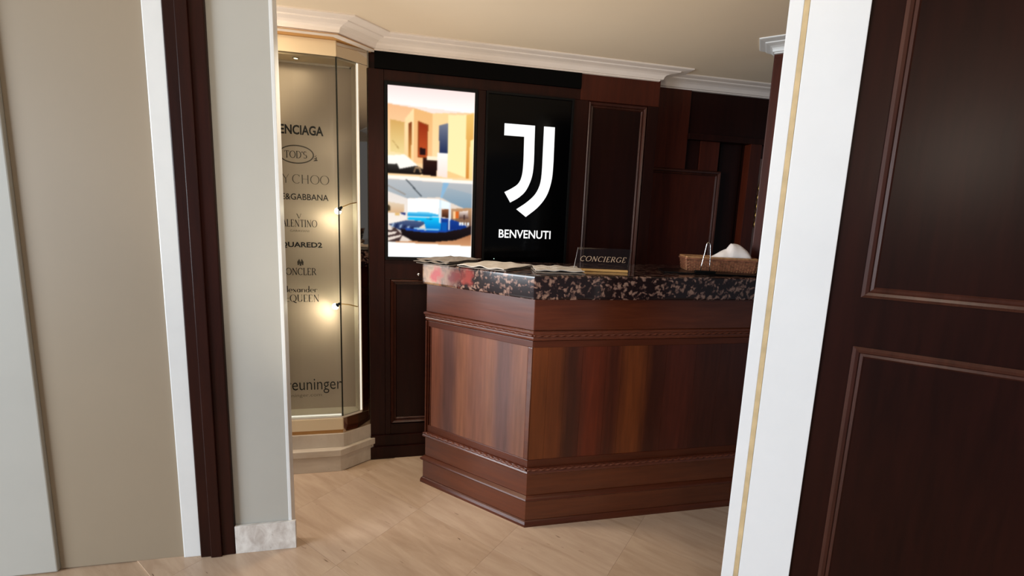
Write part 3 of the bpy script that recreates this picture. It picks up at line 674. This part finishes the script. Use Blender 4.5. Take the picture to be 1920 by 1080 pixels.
paint([(0.718,0.342),(0.736,0.341),(0.731,0.171),(0.713,0.172)], (226,236,246))
paint([(0,0.197),(0.219,0.225),(0.418,0.22),(0.423,0.204),(0.303,0.164),(0.146,0.160)], (36,46,84), (74,92,130))
for i in range(7): paint([(0.05+0.045*i,0.205-0.004*i),(0.075+0.045*i,0.207-0.004*i),(0.06+0.045*i,0.182-0.002*i),(0.035+0.045*i,0.180-0.002*i)], (30,40,80) if i % 2 else (150,170,196))
paint([(0.146,0.172),(0.451,0.158),(0.686,0.164),(0.86,0.178),(1,0.205),(1,0.15),(0.797,0.11),(0.516,0.095),(0.293,0.098),(0.157,0.134)], (20,14,14), (34,24,28))
paint([(0.20,0.178),(0.45,0.166),(0.68,0.168),(0.85,0.184),(0.68,0.158),(0.45,0.152),(0.2,0.164)], (30,70,160))
paint([(0.3,0.172),(0.6,0.168),(0.6,0.176),(0.3,0.18)], (150,200,230))
paint([(0,0.18),(0.084,0.176),(0.167,0.134),(0.126,0.092),(0,0.09)], (70,52,50))
for i in range(3): paint([(0,0.182-0.032*i),(0.06+0.05*i,0.172-0.018*i),(0.03+0.05*i,0.160-0.020*i),(0,0.164-0.034*i)], (232,218,206))
paint([(0.084,0.095),(0.293,0.098),(0.516,0.095),(0.797,0.11),(1,0.15),(1,0.076),(0.084,0.085)], (206,150,106), (170,110,74))
paint([(0,0.09),(1,0.076),(1,0),(0,0)], (246,252,255), (255,255,250))
# light blur for the softness of a screen
for _ in range(3):
    p_ = np.pad(img, ((1,1),(1,1),(0,0)), 'edge'); img = (p_[1:-1,1:-1]*4+p_[:-2,1:-1]+p_[2:,1:-1]+p_[1:-1,:-2]+p_[1:-1,2:])/8
sx0, sx1, sz0, sz1 = -0.147, 0.306, 1.168, 2.056
me = bpy.data.meshes.new('picture'); pr_ = Vector(s1['_o'])
vsx = [(sx0+(sx1-sx0)*i/(NX-1)-pr_.x, 2.5712-pr_.y, sz0+(sz1-sz0)*j/(NZ-1)-pr_.z) for j in range(NZ) for i in range(NX)]
me.from_pydata(vsx, [], [(j*NX+i, j*NX+i+1, (j+1)*NX+i+1, (j+1)*NX+i) for j in range(NZ-1) for i in range(NX-1)])
ca = me.color_attributes.new('pixels', 'FLOAT_COLOR', 'POINT')
lc = np.where(img <= 0.04045, img/12.92, ((img+0.055)/1.055)**2.4)
ca.data.foreach_set('color', np.concatenate([lc.reshape(-1,3), np.ones((NX*NZ,1))], 1).ravel())
pm = bpy.data.materials.new('lit_screen_picture'); pm.use_nodes = True; nt = pm.node_tree
nt.nodes.remove(nt.nodes['Principled BSDF'])
at = nt.nodes.new('ShaderNodeVertexColor'); at.layer_name = 'pixels'; em = nt.nodes.new('ShaderNodeEmission'); em.inputs[1].default_value = 1.08
nt.links.new(at.outputs[0], em.inputs[0]); nt.links.new(em.outputs[0], nt.nodes['Material Output'].inputs[0])
me.materials.append(pm); po = bpy.data.objects.new('picture', me); COL.objects.link(po); po.parent = s1

s2 = screen_body('upright black screen with a white double-stroke J emblem and BENVENUTI', 0.367, 0.864, 1.10, 2.072, 0.012)
obj('black_glass', MB().box(0.379, 0.852, 2.566, 2.5718, 1.112, 2.060), MT['black_glossy'], s2)
def slab(poly, y0, y1):
    m_ = MB(); n = len(poly)
    return m_.add([(x,y0,z) for x,z in poly]+[(x,y1,z) for x,z in poly], [list(range(n)), list(range(n,2*n))[::-1]]+[(i,(i+1)%n,(i+1)%n+n,i+n) for i in range(n)])
def smooth_poly(P, idx, n=6):
    out = []; N_ = len(P)
    for i in range(N_):
        a, b = P[i], P[(i+1) % N_]
        out.append(a)
        if i in idx:
            p0 = P[i-1] if (i-1) % N_ in idx or (i-1) in idx else (2*a[0]-b[0], 2*a[1]-b[1])
            p3 = P[(i+2) % N_] if (i+1) in idx else (2*b[0]-a[0], 2*b[1]-a[1])
            for k_ in range(1, n):
                t_ = k_/n
                out.append(tuple(0.5*((2*a[c])+(-p0[c]+b[c])*t_+(2*p0[c]-5*a[c]+4*b[c]-p3[c])*t_*t_+(-p0[c]+3*a[c]-3*b[c]+p3[c])*t_**3) for c in (0,1)))
    return out
J1 = [(0.472,1.912),(0.644,1.912),(0.645,1.82),(0.646,1.71),(0.638,1.632),(0.609,1.560),(0.568,1.517),(0.519,1.487),(0.484,1.543),(0.524,1.565),(0.560,1.592),(0.579,1.632),(0.586,1.70),(0.585,1.849),(0.472,1.849)]
J2 = [(0.696,1.912),(0.759,1.912),(0.760,1.80),(0.760,1.698),(0.754,1.615),(0.730,1.535),(0.683,1.469),(0.613,1.410),(0.556,1.451),(0.614,1.492),(0.660,1.537),(0.686,1.590),(0.695,1.655),(0.696,1.77)]
obj('emblem_stroke', slab(smooth_poly(J1, {2,3,4,5,6,8,9,10,11,12}), 2.5645, 2.5658), MT['logo_white'], s2)
obj('emblem_stroke', slab(smooth_poly(J2, {2,3,4,5,6,8,9,10,11,12}), 2.5645, 2.5658), MT['logo_white'], s2)
text_part('lettering', 'BENVENUTI', MT['logo_white'], s2, 0.765, 1.288, 1.335, 0.305, 2.5652, off=0.013)
obj('status_light', MB().box(0.434, 0.437, 2.5565, 2.558, 1.167, 1.170), MT['led'], s2)

# ------------------------------------------------------------------ reception counter
ctr = thing('reception_counter', 'walnut reception counter with angled panelled front and moulded plinth', 'counter', (0.8, 2.1, 0))
A_, B_ = (0.046, 2.286), (0.499, 1.854)
XR, YBK = 1.655, 2.36
def isect(p, d, q, e):
    den = d[0]*e[1]-d[1]*e[0]; t_ = ((q[0]-p[0])*e[1]-(q[1]-p[1])*e[0])/den; return (p[0]+d[0]*t_, p[1]+d[1]*t_)
dl = ((B_[0]-A_[0]), (B_[1]-A_[1])); ln = math.hypot(*dl); dl = (dl[0]/ln, dl[1]/ln); nl = (dl[1], -dl[0])
LLEN = ln
def foot(o, inset=0.0):
    """outer footprint pushed out by o: left end, corner, right end, plus back corners"""
    a = (A_[0]+nl[0]*o-dl[0]*min(o, 0.02)*1.0, A_[1]+nl[1]*o-dl[1]*min(o, 0.02)*1.0)
    c = isect((A_[0]+nl[0]*o, A_[1]+nl[1]*o), dl, (0, B_[1]-o), (1, 0))
    return [a, c, (XR, B_[1]-o), (XR, YBK), (0.20, YBK), (a[0]+0.05, a[1]+0.052)]
def layer(name, mat, z0, z1, o, bevel=0.0015, o2=None, parent=None):
    if o2 is None: m_ = MB().prism(foot(o), z0, z1)
    return obj(name, m_, MT[mat], parent or ctr, bevel=bevel)
def profile_layer(name, mat, rows):
    m_ = MB(); m_.loft([[(x, y, z) for x, y in foot(o)] for z, o in rows], close=True)
    return obj(name, m_, MT[mat], ctr)
profile_layer('toe_moulding', 'counter_dark', [(0,0.012),(0.012,0.012),(0.024,0.008),(0.028,0.003)])
layer('plinth', 'counter_wood', 0.0285, 0.122, 0.002)
profile_layer('plinth_moulding', 'counter_dark', [(0.1225,0.004),(0.126,0.010),(0.132,0.013),(0.138,0.011),(0.142,0.005),(0.147,-0.004)])
layer('lower_rail', 'counter_wood', 0.1475, 0.25, -0.006)
profile_layer('rope_moulding', 'rope', [(0.2505,-0.003),(0.256,0.004),(0.262,0.005),(0.268,0.002),(0.273,-0.002),(0.28,-0.004)])
layer('body', 'counter_dark', 0.2805, 0.875, -0.022, 0)
profile_layer('rope_moulding', 'rope', [(0.8755,-0.012),(0.880,-0.004),(0.888,-0.002),(0.894,-0.004),(0.897,-0.007),(0.903,-0.002),(0.912,0.004),(0.918,0.004),(0.921,-0.002)])
layer('frieze', 'counter_wood', 0.9215, 1.0625, -0.006, 0.003)
def rope_line(name, p, q, z, rad=0.0075, pitch=0.034):
    d_ = Vector((q[0]-p[0], q[1]-p[1], 0)); L_ = d_.length; d_.normalize(); n_ = Vector((d_.y, -d_.x, 0)); m_ = MB(); rings = []
    for i in range(int(L_/pitch*6)+1):
        t_ = min(L_, i*pitch/6); c_ = Vector((p[0], p[1], z))+d_*t_; a0 = 2*math.pi*t_/pitch/2
        rings.append([c_+(n_*math.cos(a)+Vector((0,0,1))*math.sin(a))*rad*(0.72+0.28*math.cos(2*(a-a0))) for a in [2*math.pi*k_/10 for k_ in range(10)]])
    m_.loft(rings, close=True); return obj(name, m_, MT['rope'], ctr, smooth=True)
for z_, o_ in ((0.901, -0.004), (0.2745, 0.001)):
    a_, c_, e_ = foot(o_)[:3]
    rope_line('carved_rope', a_, c_, z_); rope_line('carved_rope', c_, e_, z_)
# bands framing the veneer field
body_o = -0.022
def lface(m_, t0, t1, o0, o1, z0, z1): return m_.obox(A_, dl, t0, t1, o0, o1, z0, z1)
pcorner = isect((A_[0]+nl[0]*-0.012, A_[1]+nl[1]*-0.012), dl, (0, B_[1]+0.012), (1, 0))
tc_ = (pcorner[0]-A_[0])*dl[0]+(pcorner[1]-A_[1])*dl[1]
xc_ = pcorner[0]
for z0, z1 in ((0.281, 0.318), (0.845, 0.8745)):
    obj('front_band', lface(MB(), 0.006, tc_-0.001, -0.022, -0.011, z0, z1), MT['counter_dark'], ctr, bevel=0.002)
    obj('front_band', MB().box(xc_+0.0005, XR, B_[1]+0.011, B_[1]+0.022, z0, z1), MT['counter_dark'], ctr, bevel=0.002)
obj('corner_strip', lface(MB(), tc_-0.026, tc_-0.001, -0.022, -0.010, 0.3185, 0.8445), MT['counter_wood'], ctr, bevel=0.003)
obj('end_moulding', lface(MB(), 0.004, 0.012, -0.022, -0.002, 0.281, 0.8745), MT['counter_dark'], ctr, bevel=0.002)
obj('end_moulding', lface(MB(), 0.014, 0.020, -0.022, -0.010, 0.281, 0.8745), MT['counter_dark'], ctr, bevel=0.002)
obj('end_moulding', lface(MB(), 0.030, 0.036, -0.022, -0.011, 0.3185, 0.8445), MT['counter_dark'], ctr, bevel=0.001)
def veneer(name, bands, origin, d, length, rough):
    m, nt, b = new_mat(name)
    tc = nt.nodes.new('ShaderNodeTexCoord')
    wv = nt.nodes.new('ShaderNodeTexNoise'); wv.inputs['Scale'].default_value = 5; wv.inputs['Detail'].default_value = 2
    mp0 = nt.nodes.new('ShaderNodeMapping'); mp0.inputs['Scale'].default_value = (1, 1, 0.5); nt.links.new(tc.outputs['Object'], mp0.inputs['Vector']); nt.links.new(mp0.outputs['Vector'], wv.inputs['Vector'])
    dt = nt.nodes.new('ShaderNodeVectorMath'); dt.operation = 'DOT_PRODUCT'; dt.inputs[1].default_value = (d[0]/length, d[1]/length, 0)
    nt.links.new(tc.outputs['Object'], dt.inputs[0])
    o0 = (origin[0]*d[0]+origin[1]*d[1])/length
    a = nt.nodes.new('ShaderNodeMath'); a.operation = 'SUBTRACT'; a.inputs[1].default_value = o0+0.03
    nt.links.new(dt.outputs['Value'], a.inputs[0])
    k_ = nt.nodes.new('ShaderNodeMath'); k_.operation = 'MULTIPLY_ADD'; k_.inputs[1].default_value = 0.06
    nt.links.new(wv.outputs['Fac'], k_.inputs[0]); nt.links.new(a.outputs[0], k_.inputs[2])
    r = nt.nodes.new('ShaderNodeValToRGB'); e = r.color_ramp.elements
    stops = []
    for b0, b1, c0, c1 in bands:
        c_ = tuple((x+y)/2 for x, y in zip(c0, c1)); wdt = b1-b0
        stops += [(b0+wdt*0.3, c_), (b1-wdt*0.3, c_)]
    stops = [q for q in stops if q[0] <= 1.0][:30]
    e[0].position = stops[0][0]; e[0].color = lin(stops[0][1])+(1,); e[1].position = stops[-1][0]; e[1].color = lin(stops[-1][1])+(1,)
    for p, c_ in stops[1:-1]:
        q = e.new(p); q.color = lin(c_)+(1,)
    nt.links.new(k_.outputs[0], r.inputs['Fac'])
    g = nt.nodes.new('ShaderNodeTexNoise'); g.inputs['Scale'].default_value = 8; g.inputs['Detail'].default_value = 7
    mp = nt.nodes.new('ShaderNodeMapping'); mp.inputs['Scale'].default_value = (7, 7, 0.5); nt.links.new(tc.outputs['Object'], mp.inputs['Vector']); nt.links.new(mp.outputs['Vector'], g.inputs['Vector'])
    gr = nt.nodes.new('ShaderNodeMapRange'); gr.inputs[1].default_value = 0.3; gr.inputs[2].default_value = 0.7; gr.inputs[3].default_value = 0.78; gr.inputs[4].default_value = 1.18
    nt.links.new(g.outputs['Fac'], gr.inputs[0])
    mx = nt.nodes.new('ShaderNodeMixRGB'); mx.blend_type = 'MULTIPLY'; mx.inputs[0].default_value = 1
    nt.links.new(r.outputs['Color'], mx.inputs[1]); nt.links.new(gr.outputs[0], mx.inputs[2])
    nt.links.new(mx.outputs[0], b.inputs['Base Color']); b.inputs['Roughness'].default_value = rough
    b.inputs['Specular IOR Level'].default_value = 0.45
    return m
LV = [(0.0, 0.10, (106,58,41), (127,76,56)), (0.10, 0.29, (73,45,41), (100,64,56)), (0.29, 0.40, (117,70,49), (135,88,66)), (0.40, 0.62, (100,60,45), (126,80,62)), (0.62, 0.68, (111,68,49), (131,86,66)), (0.68, 0.88, (77,50,47), (106,72,64)), (0.88, 1.0, (106,66,49), (129,86,69))]
t0_, t1_ = 0.0365, tc_-0.0265
CO = (0.8, 2.1)
venL = veneer('veneer_angled_face', LV, (A_[0]+dl[0]*t0_-CO[0], A_[1]+dl[1]*t0_-CO[1]), dl, t1_-t0_, 0.34)
for i, (a, b, c0, c1) in enumerate(LV):
    obj('veneer_strip', lface(MB(), t0_+(t1_-t0_)*a, t0_+(t1_-t0_)*b-0.0002, -0.022, -0.0135, 0.3185, 0.8445), venL, ctr)
RV = [(0, 0.082, (96,46,18), (120,63,29)), (0.082, 0.175, (89,41,17), (113,58,27)), (0.175, 0.27, (56,24,15), (75,36,22)), (0.27, 0.405, (89,32,15), (106,44,22)), (0.405, 0.49, (61,25,15), (82,37,22)), (0.49, 0.64, (96,46,20), (118,61,29)), (0.64, 0.75, (49,20,13), (68,30,18)), (0.75, 0.93, (68,27,18), (84,36,24)), (0.93, 1.08, (53,24,17), (72,32,22)), (1.08, 1.36, (82,37,18), (101,49,25)), (1.36, 1.6, (56,25,17), (77,36,22)), (1.6, 1.9, (89,41,20), (108,55,29))]
span = 0.575
venR = veneer('veneer_front_face', RV, (xc_-CO[0], 0), (1, 0), span*1.5, 0.34)
for i, (a, b, c0, c1) in enumerate(RV):
    xa, xb = xc_+0.0005+span*1.5*a, min(XR, xc_+span*1.5*b-0.0002)
    if xa >= XR: continue
    obj('veneer_strip', MB().box(xa, xb, B_[1]+0.0135, B_[1]+0.022, 0.3185, 0.8445), venR, ctr)
# granite worktop, a thing of its own
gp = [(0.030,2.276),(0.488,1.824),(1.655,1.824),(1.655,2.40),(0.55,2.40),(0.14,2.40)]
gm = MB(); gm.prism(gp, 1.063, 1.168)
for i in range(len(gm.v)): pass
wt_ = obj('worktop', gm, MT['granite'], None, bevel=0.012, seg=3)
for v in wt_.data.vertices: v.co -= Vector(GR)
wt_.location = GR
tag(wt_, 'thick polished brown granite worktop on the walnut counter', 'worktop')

# ------------------------------------------------------------------ things on the counter
ZT = 1.1685
def newspaper(label, cx, cy, lx, ly, ang, layers, z0, mat_top, seed):
    rnd = random.Random(seed)
    t_ = thing('newspaper', label, 'newspaper', (cx, cy, z0), 'newspapers spread on the counter end')
    ca_, sa_ = dirv(ang)
    nx, ny = 22, 12
    for k_ in range(layers):
        ph = rnd.uniform(0, 6); jx, jy, ja = rnd.uniform(-0.012, 0.012), rnd.uniform(-0.01, 0.01), rnd.uniform(-2, 2)
        c2, s2_ = dirv(ang+ja); th = 0.0035
        zz = z0+0.0005+k_*(th+0.0035)
        m_ = MB(); P = []
        for j in range(ny+1):
            for i in range(nx+1):
                u, v = i/nx-0.5, j/ny-0.5
                x, y = u*lx+jx, v*ly+jy
                amp = 0.0028*(1 if k_ else 0.2)
                z = zz+amp*(math.sin(u*17+ph)*math.cos(v*11+ph*2)+1)+0.0035*(k_ > 0)*math.exp(-(u/0.08)**2)
                P.append((cx+x*c2-y*s2_, cy+x*s2_+y*c2, z))
        top = P; n_ = len(P)
        m_.v = [(a,b,c+th) for a,b,c in top]+top
        W = nx+1
        for j in range(ny):
            for i in range(nx):
                q = (j*W+i, j*W+i+1, (j+1)*W+i+1, (j+1)*W+i); m_.f.append(list(q)); m_.f.append([n_+x for x in q[::-1]])
        rim = [i for i in range(nx)]+[j*W+nx for j in range(ny)]+[ny*W+nx-i for i in range(nx)]+[(ny-j)*W for j in range(ny)]
        for a, b in zip(rim, rim[1:]+rim[:1]): m_.f.append([a, a+n_, b+n_, b])
        obj('sheet', m_, mat_top if k_ == layers-1 else MT['paper_dark'], t_)
newspaper('grey newspaper with ragged edges at the left tip of the counter', 0.165, 2.275, 0.20, 0.26, -43, 3, ZT, MT['paper_dark'], 3)
newspaper('pale newspaper lying mid-way along the angled counter end', 0.368, 2.12, 0.25, 0.27, -42, 2, ZT, MT['paper'], 5)
newspaper('pale newspaper nearest the concierge sign', 0.632, 1.985, 0.215, 0.20, -8, 2, ZT, MT['paper'], 9)

# concierge sign: acrylic plate leaning back on a brass foot
cs = thing('concierge_sign', 'small clear acrylic CONCIERGE sign on a brass foot on the granite worktop', 'sign', (0.85, 1.99, ZT))
ds = (0.969, -0.247); ns = (ds[1], -ds[0])
p0 = (0.726, 2.030); Ls = 0.248
def sgn(t_, h_, o_=0.0):
    lean = h_*0.14
    return (p0[0]+ds[0]*t_-ns[0]*(lean)+ns[0]*o_+0.17*h_, p0[1]+ds[1]*t_-ns[1]*lean+ns[1]*o_, ZT+h_)
obj('brass_foot', MB().obox(p0, ds, -0.004, Ls+0.004, -0.020, 0.012, ZT, ZT+0.011), MT['brass'], cs, bevel=0.002)
pl = MB(); cor = [(0,0.0111),(Ls,0.0111),(Ls,0.108),(0,0.108)]
pl.add([sgn(a,b,0.0015) for a,b in cor]+[sgn(a,b,-0.0015) for a,b in cor], [(0,1,2,3),(7,6,5,4),(0,4,5,1),(1,5,6,2),(2,6,7,3),(3,7,4,0)])
obj('plate', pl, MT['acrylic'], cs)
for a in (0.0, Ls):
    e_ = MB(); e_.tube([sgn(a,0.0115), sgn(a,0.108)], 0.0013, 6); obj('plate_edge', e_, MT['steel'], cs)
serif_part('lettering', 'CONCIERGE', MT['silver_print'], cs, Ls-0.016, 0.046, 0.023, Ls-0.036, 0, 0.14, 0.08, 0.14, fn=lambda X, Z: sgn(X+(Z-0.046)*0.15, Z, 0.0019))

# black pad
pad = MB(); pad.prism([(1.17,1.985),(1.62,1.845),(1.648,1.90),(1.645,2.15),(1.23,2.15)], ZT, ZT+0.007)
tag(obj('desk_pad', pad, MT['leather'], None, bevel=0.002), 'flat black leather pad under the wicker basket', 'pad')
# wire holder on a black foot
ZP = ZT+0.0075
wh = thing('wire_stand', 'thin silver wire loop stand on a small black foot in front of the basket', 'stand', (1.36, 1.93, ZP))
obj('foot', MB().prism([(1.313,1.952),(1.400,1.917),(1.411,1.943),(1.324,1.978)], ZP, ZP+0.010), MT['black_matt'], wh, bevel=0.002)
wl = []
for i in range(13):
    a = math.pi*i/12; wl.append((1.354+0.0075*(1-math.cos(a))-0.002, 1.940-0.0105*(1-math.cos(a))*0.3, ZP+0.134+0.012*math.sin(a)))
wire = [(1.336,1.947,ZP+0.008),(1.340,1.946,ZP+0.04),(1.347,1.943,ZP+0.09)]+wl+[(1.371,1.932,ZP+0.09),(1.373,1.931,ZP+0.04),(1.375,1.930,ZP+0.008)]
obj('wire_loop', MB().tube(wire, 0.0022, 8), MT['chrome'], wh, smooth=True)
# wicker basket: woven tray walls, rim, and a cloth inside
bk = thing('wicker_basket', 'low rectangular brown wicker basket on the counter beside white jamb', 'basket', (1.5, 2.07, ZP))
b0 = (1.318, 2.032); db = dirv(-18.5); nbk = (-db[1], db[0])   # nbk points to the back
BL, BW, BH = 0.325, 0.115, 0.062
def bpt(t_, s_, z_): return (b0[0]+db[0]*t_+nbk[0]*s_, b0[1]+db[1]*t_+nbk[1]*s_, z_)
def brect(inset, z_, wob=0.0, n=(26, 10), ph=0):
    pts = []
    c = [(-inset,-inset),(BL+inset,-inset),(BL+inset,BW+inset),(-inset,BW+inset)]
    for i in range(4):
        a, b = c[i], c[(i+1)%4]; nn = n[i%2]
        for k_ in range(nn):
            u = k_/nn; q = (a[0]+(b[0]-a[0])*u, a[1]+(b[1]-a[1])*u)
            o_ = [(0,-1),(1,0),(0,1),(-1,0)][i]; w_ = wob*math.cos(math.pi*(k_+ph))
            pts.append(bpt(q[0]+o_[0]*w_, q[1]+o_[1]*w_, z_))
    return pts
obj('base_tray', MB().prism([bpt(0.003,0.003,0)[:2], bpt(BL-0.003,0.003,0)[:2], bpt(BL-0.003,BW-0.003,0)[:2], bpt(0.003,BW-0.003,0)[:2]], ZP, ZP+0.006), MT['wicker'], bk)
for r_ in range(7):
    zr = ZP+0.008+r_*0.0072; pts = brect(0.001*r_, zr, 0.0022, ph=r_)
    obj('weaver', MB().tube(pts+pts[:2], 0.0041, 6, False), MT['wicker'], bk, smooth=True)
st_ = MB()
for a, b in zip(brect(0, ZP+0.003), brect(0.007, ZP+0.062)): st_.tube([a, b], 0.0022, 5)
so = obj('stakes', st_, MT['wicker_light'], bk); so['kind'] = 'stuff'
for off_, zz in ((0.009, ZP+0.060), (0.006, ZP+0.068)):
    pts = brect(off_, zz, 0.0016); obj('rim', MB().tube(pts+pts[:2], 0.0056, 7, False), MT['wicker'] if zz < ZP+0.065 else MT['wicker_light'], bk, smooth=True)
# white folded cloth in the basket
nm = MB(); nx, ny = 24, 10; W = nx+1
prof_h = [(0.0,0.0),(0.12,0.25),(0.28,0.52),(0.42,0.66),(0.50,0.98),(0.58,1.0),(0.72,0.88),(0.86,0.70),(0.95,0.5),(1.0,0.0)]
def ph_(u):
    for (a, ha), (b, hb) in zip(prof_h, prof_h[1:]):
        if u <= b: return ha+(hb-ha)*(u-a)/(b-a)
    return 0
for j in range(ny+1):
    for i in range(nx+1):
        u, v = i/nx, j/ny
        hh = ph_(u)*(math.sin(math.pi*v)**0.5 if 0 < v < 1 else 0)
        nm.v.append(bpt(0.115+u*0.20, 0.010+v*(BW-0.02), ZP+0.055+0.088*hh+0.0025*math.sin(u*23+v*9)*hh))
for j in range(ny):
    for i in range(nx): nm.f.append([j*W+i, j*W+i+1, (j+1)*W+i+1, (j+1)*W+i])
np_ = obj('napkin', nm, MT['napkin'], None, smooth=True)
tag(np_, 'crumpled white cloth napkin heaped in the wicker basket', 'napkin')
sol = np_.modifiers.new('thickness', 'SOLIDIFY'); sol.thickness = 0.002

for o in bpy.data.objects:
    if '_o' in o: del o['_o']
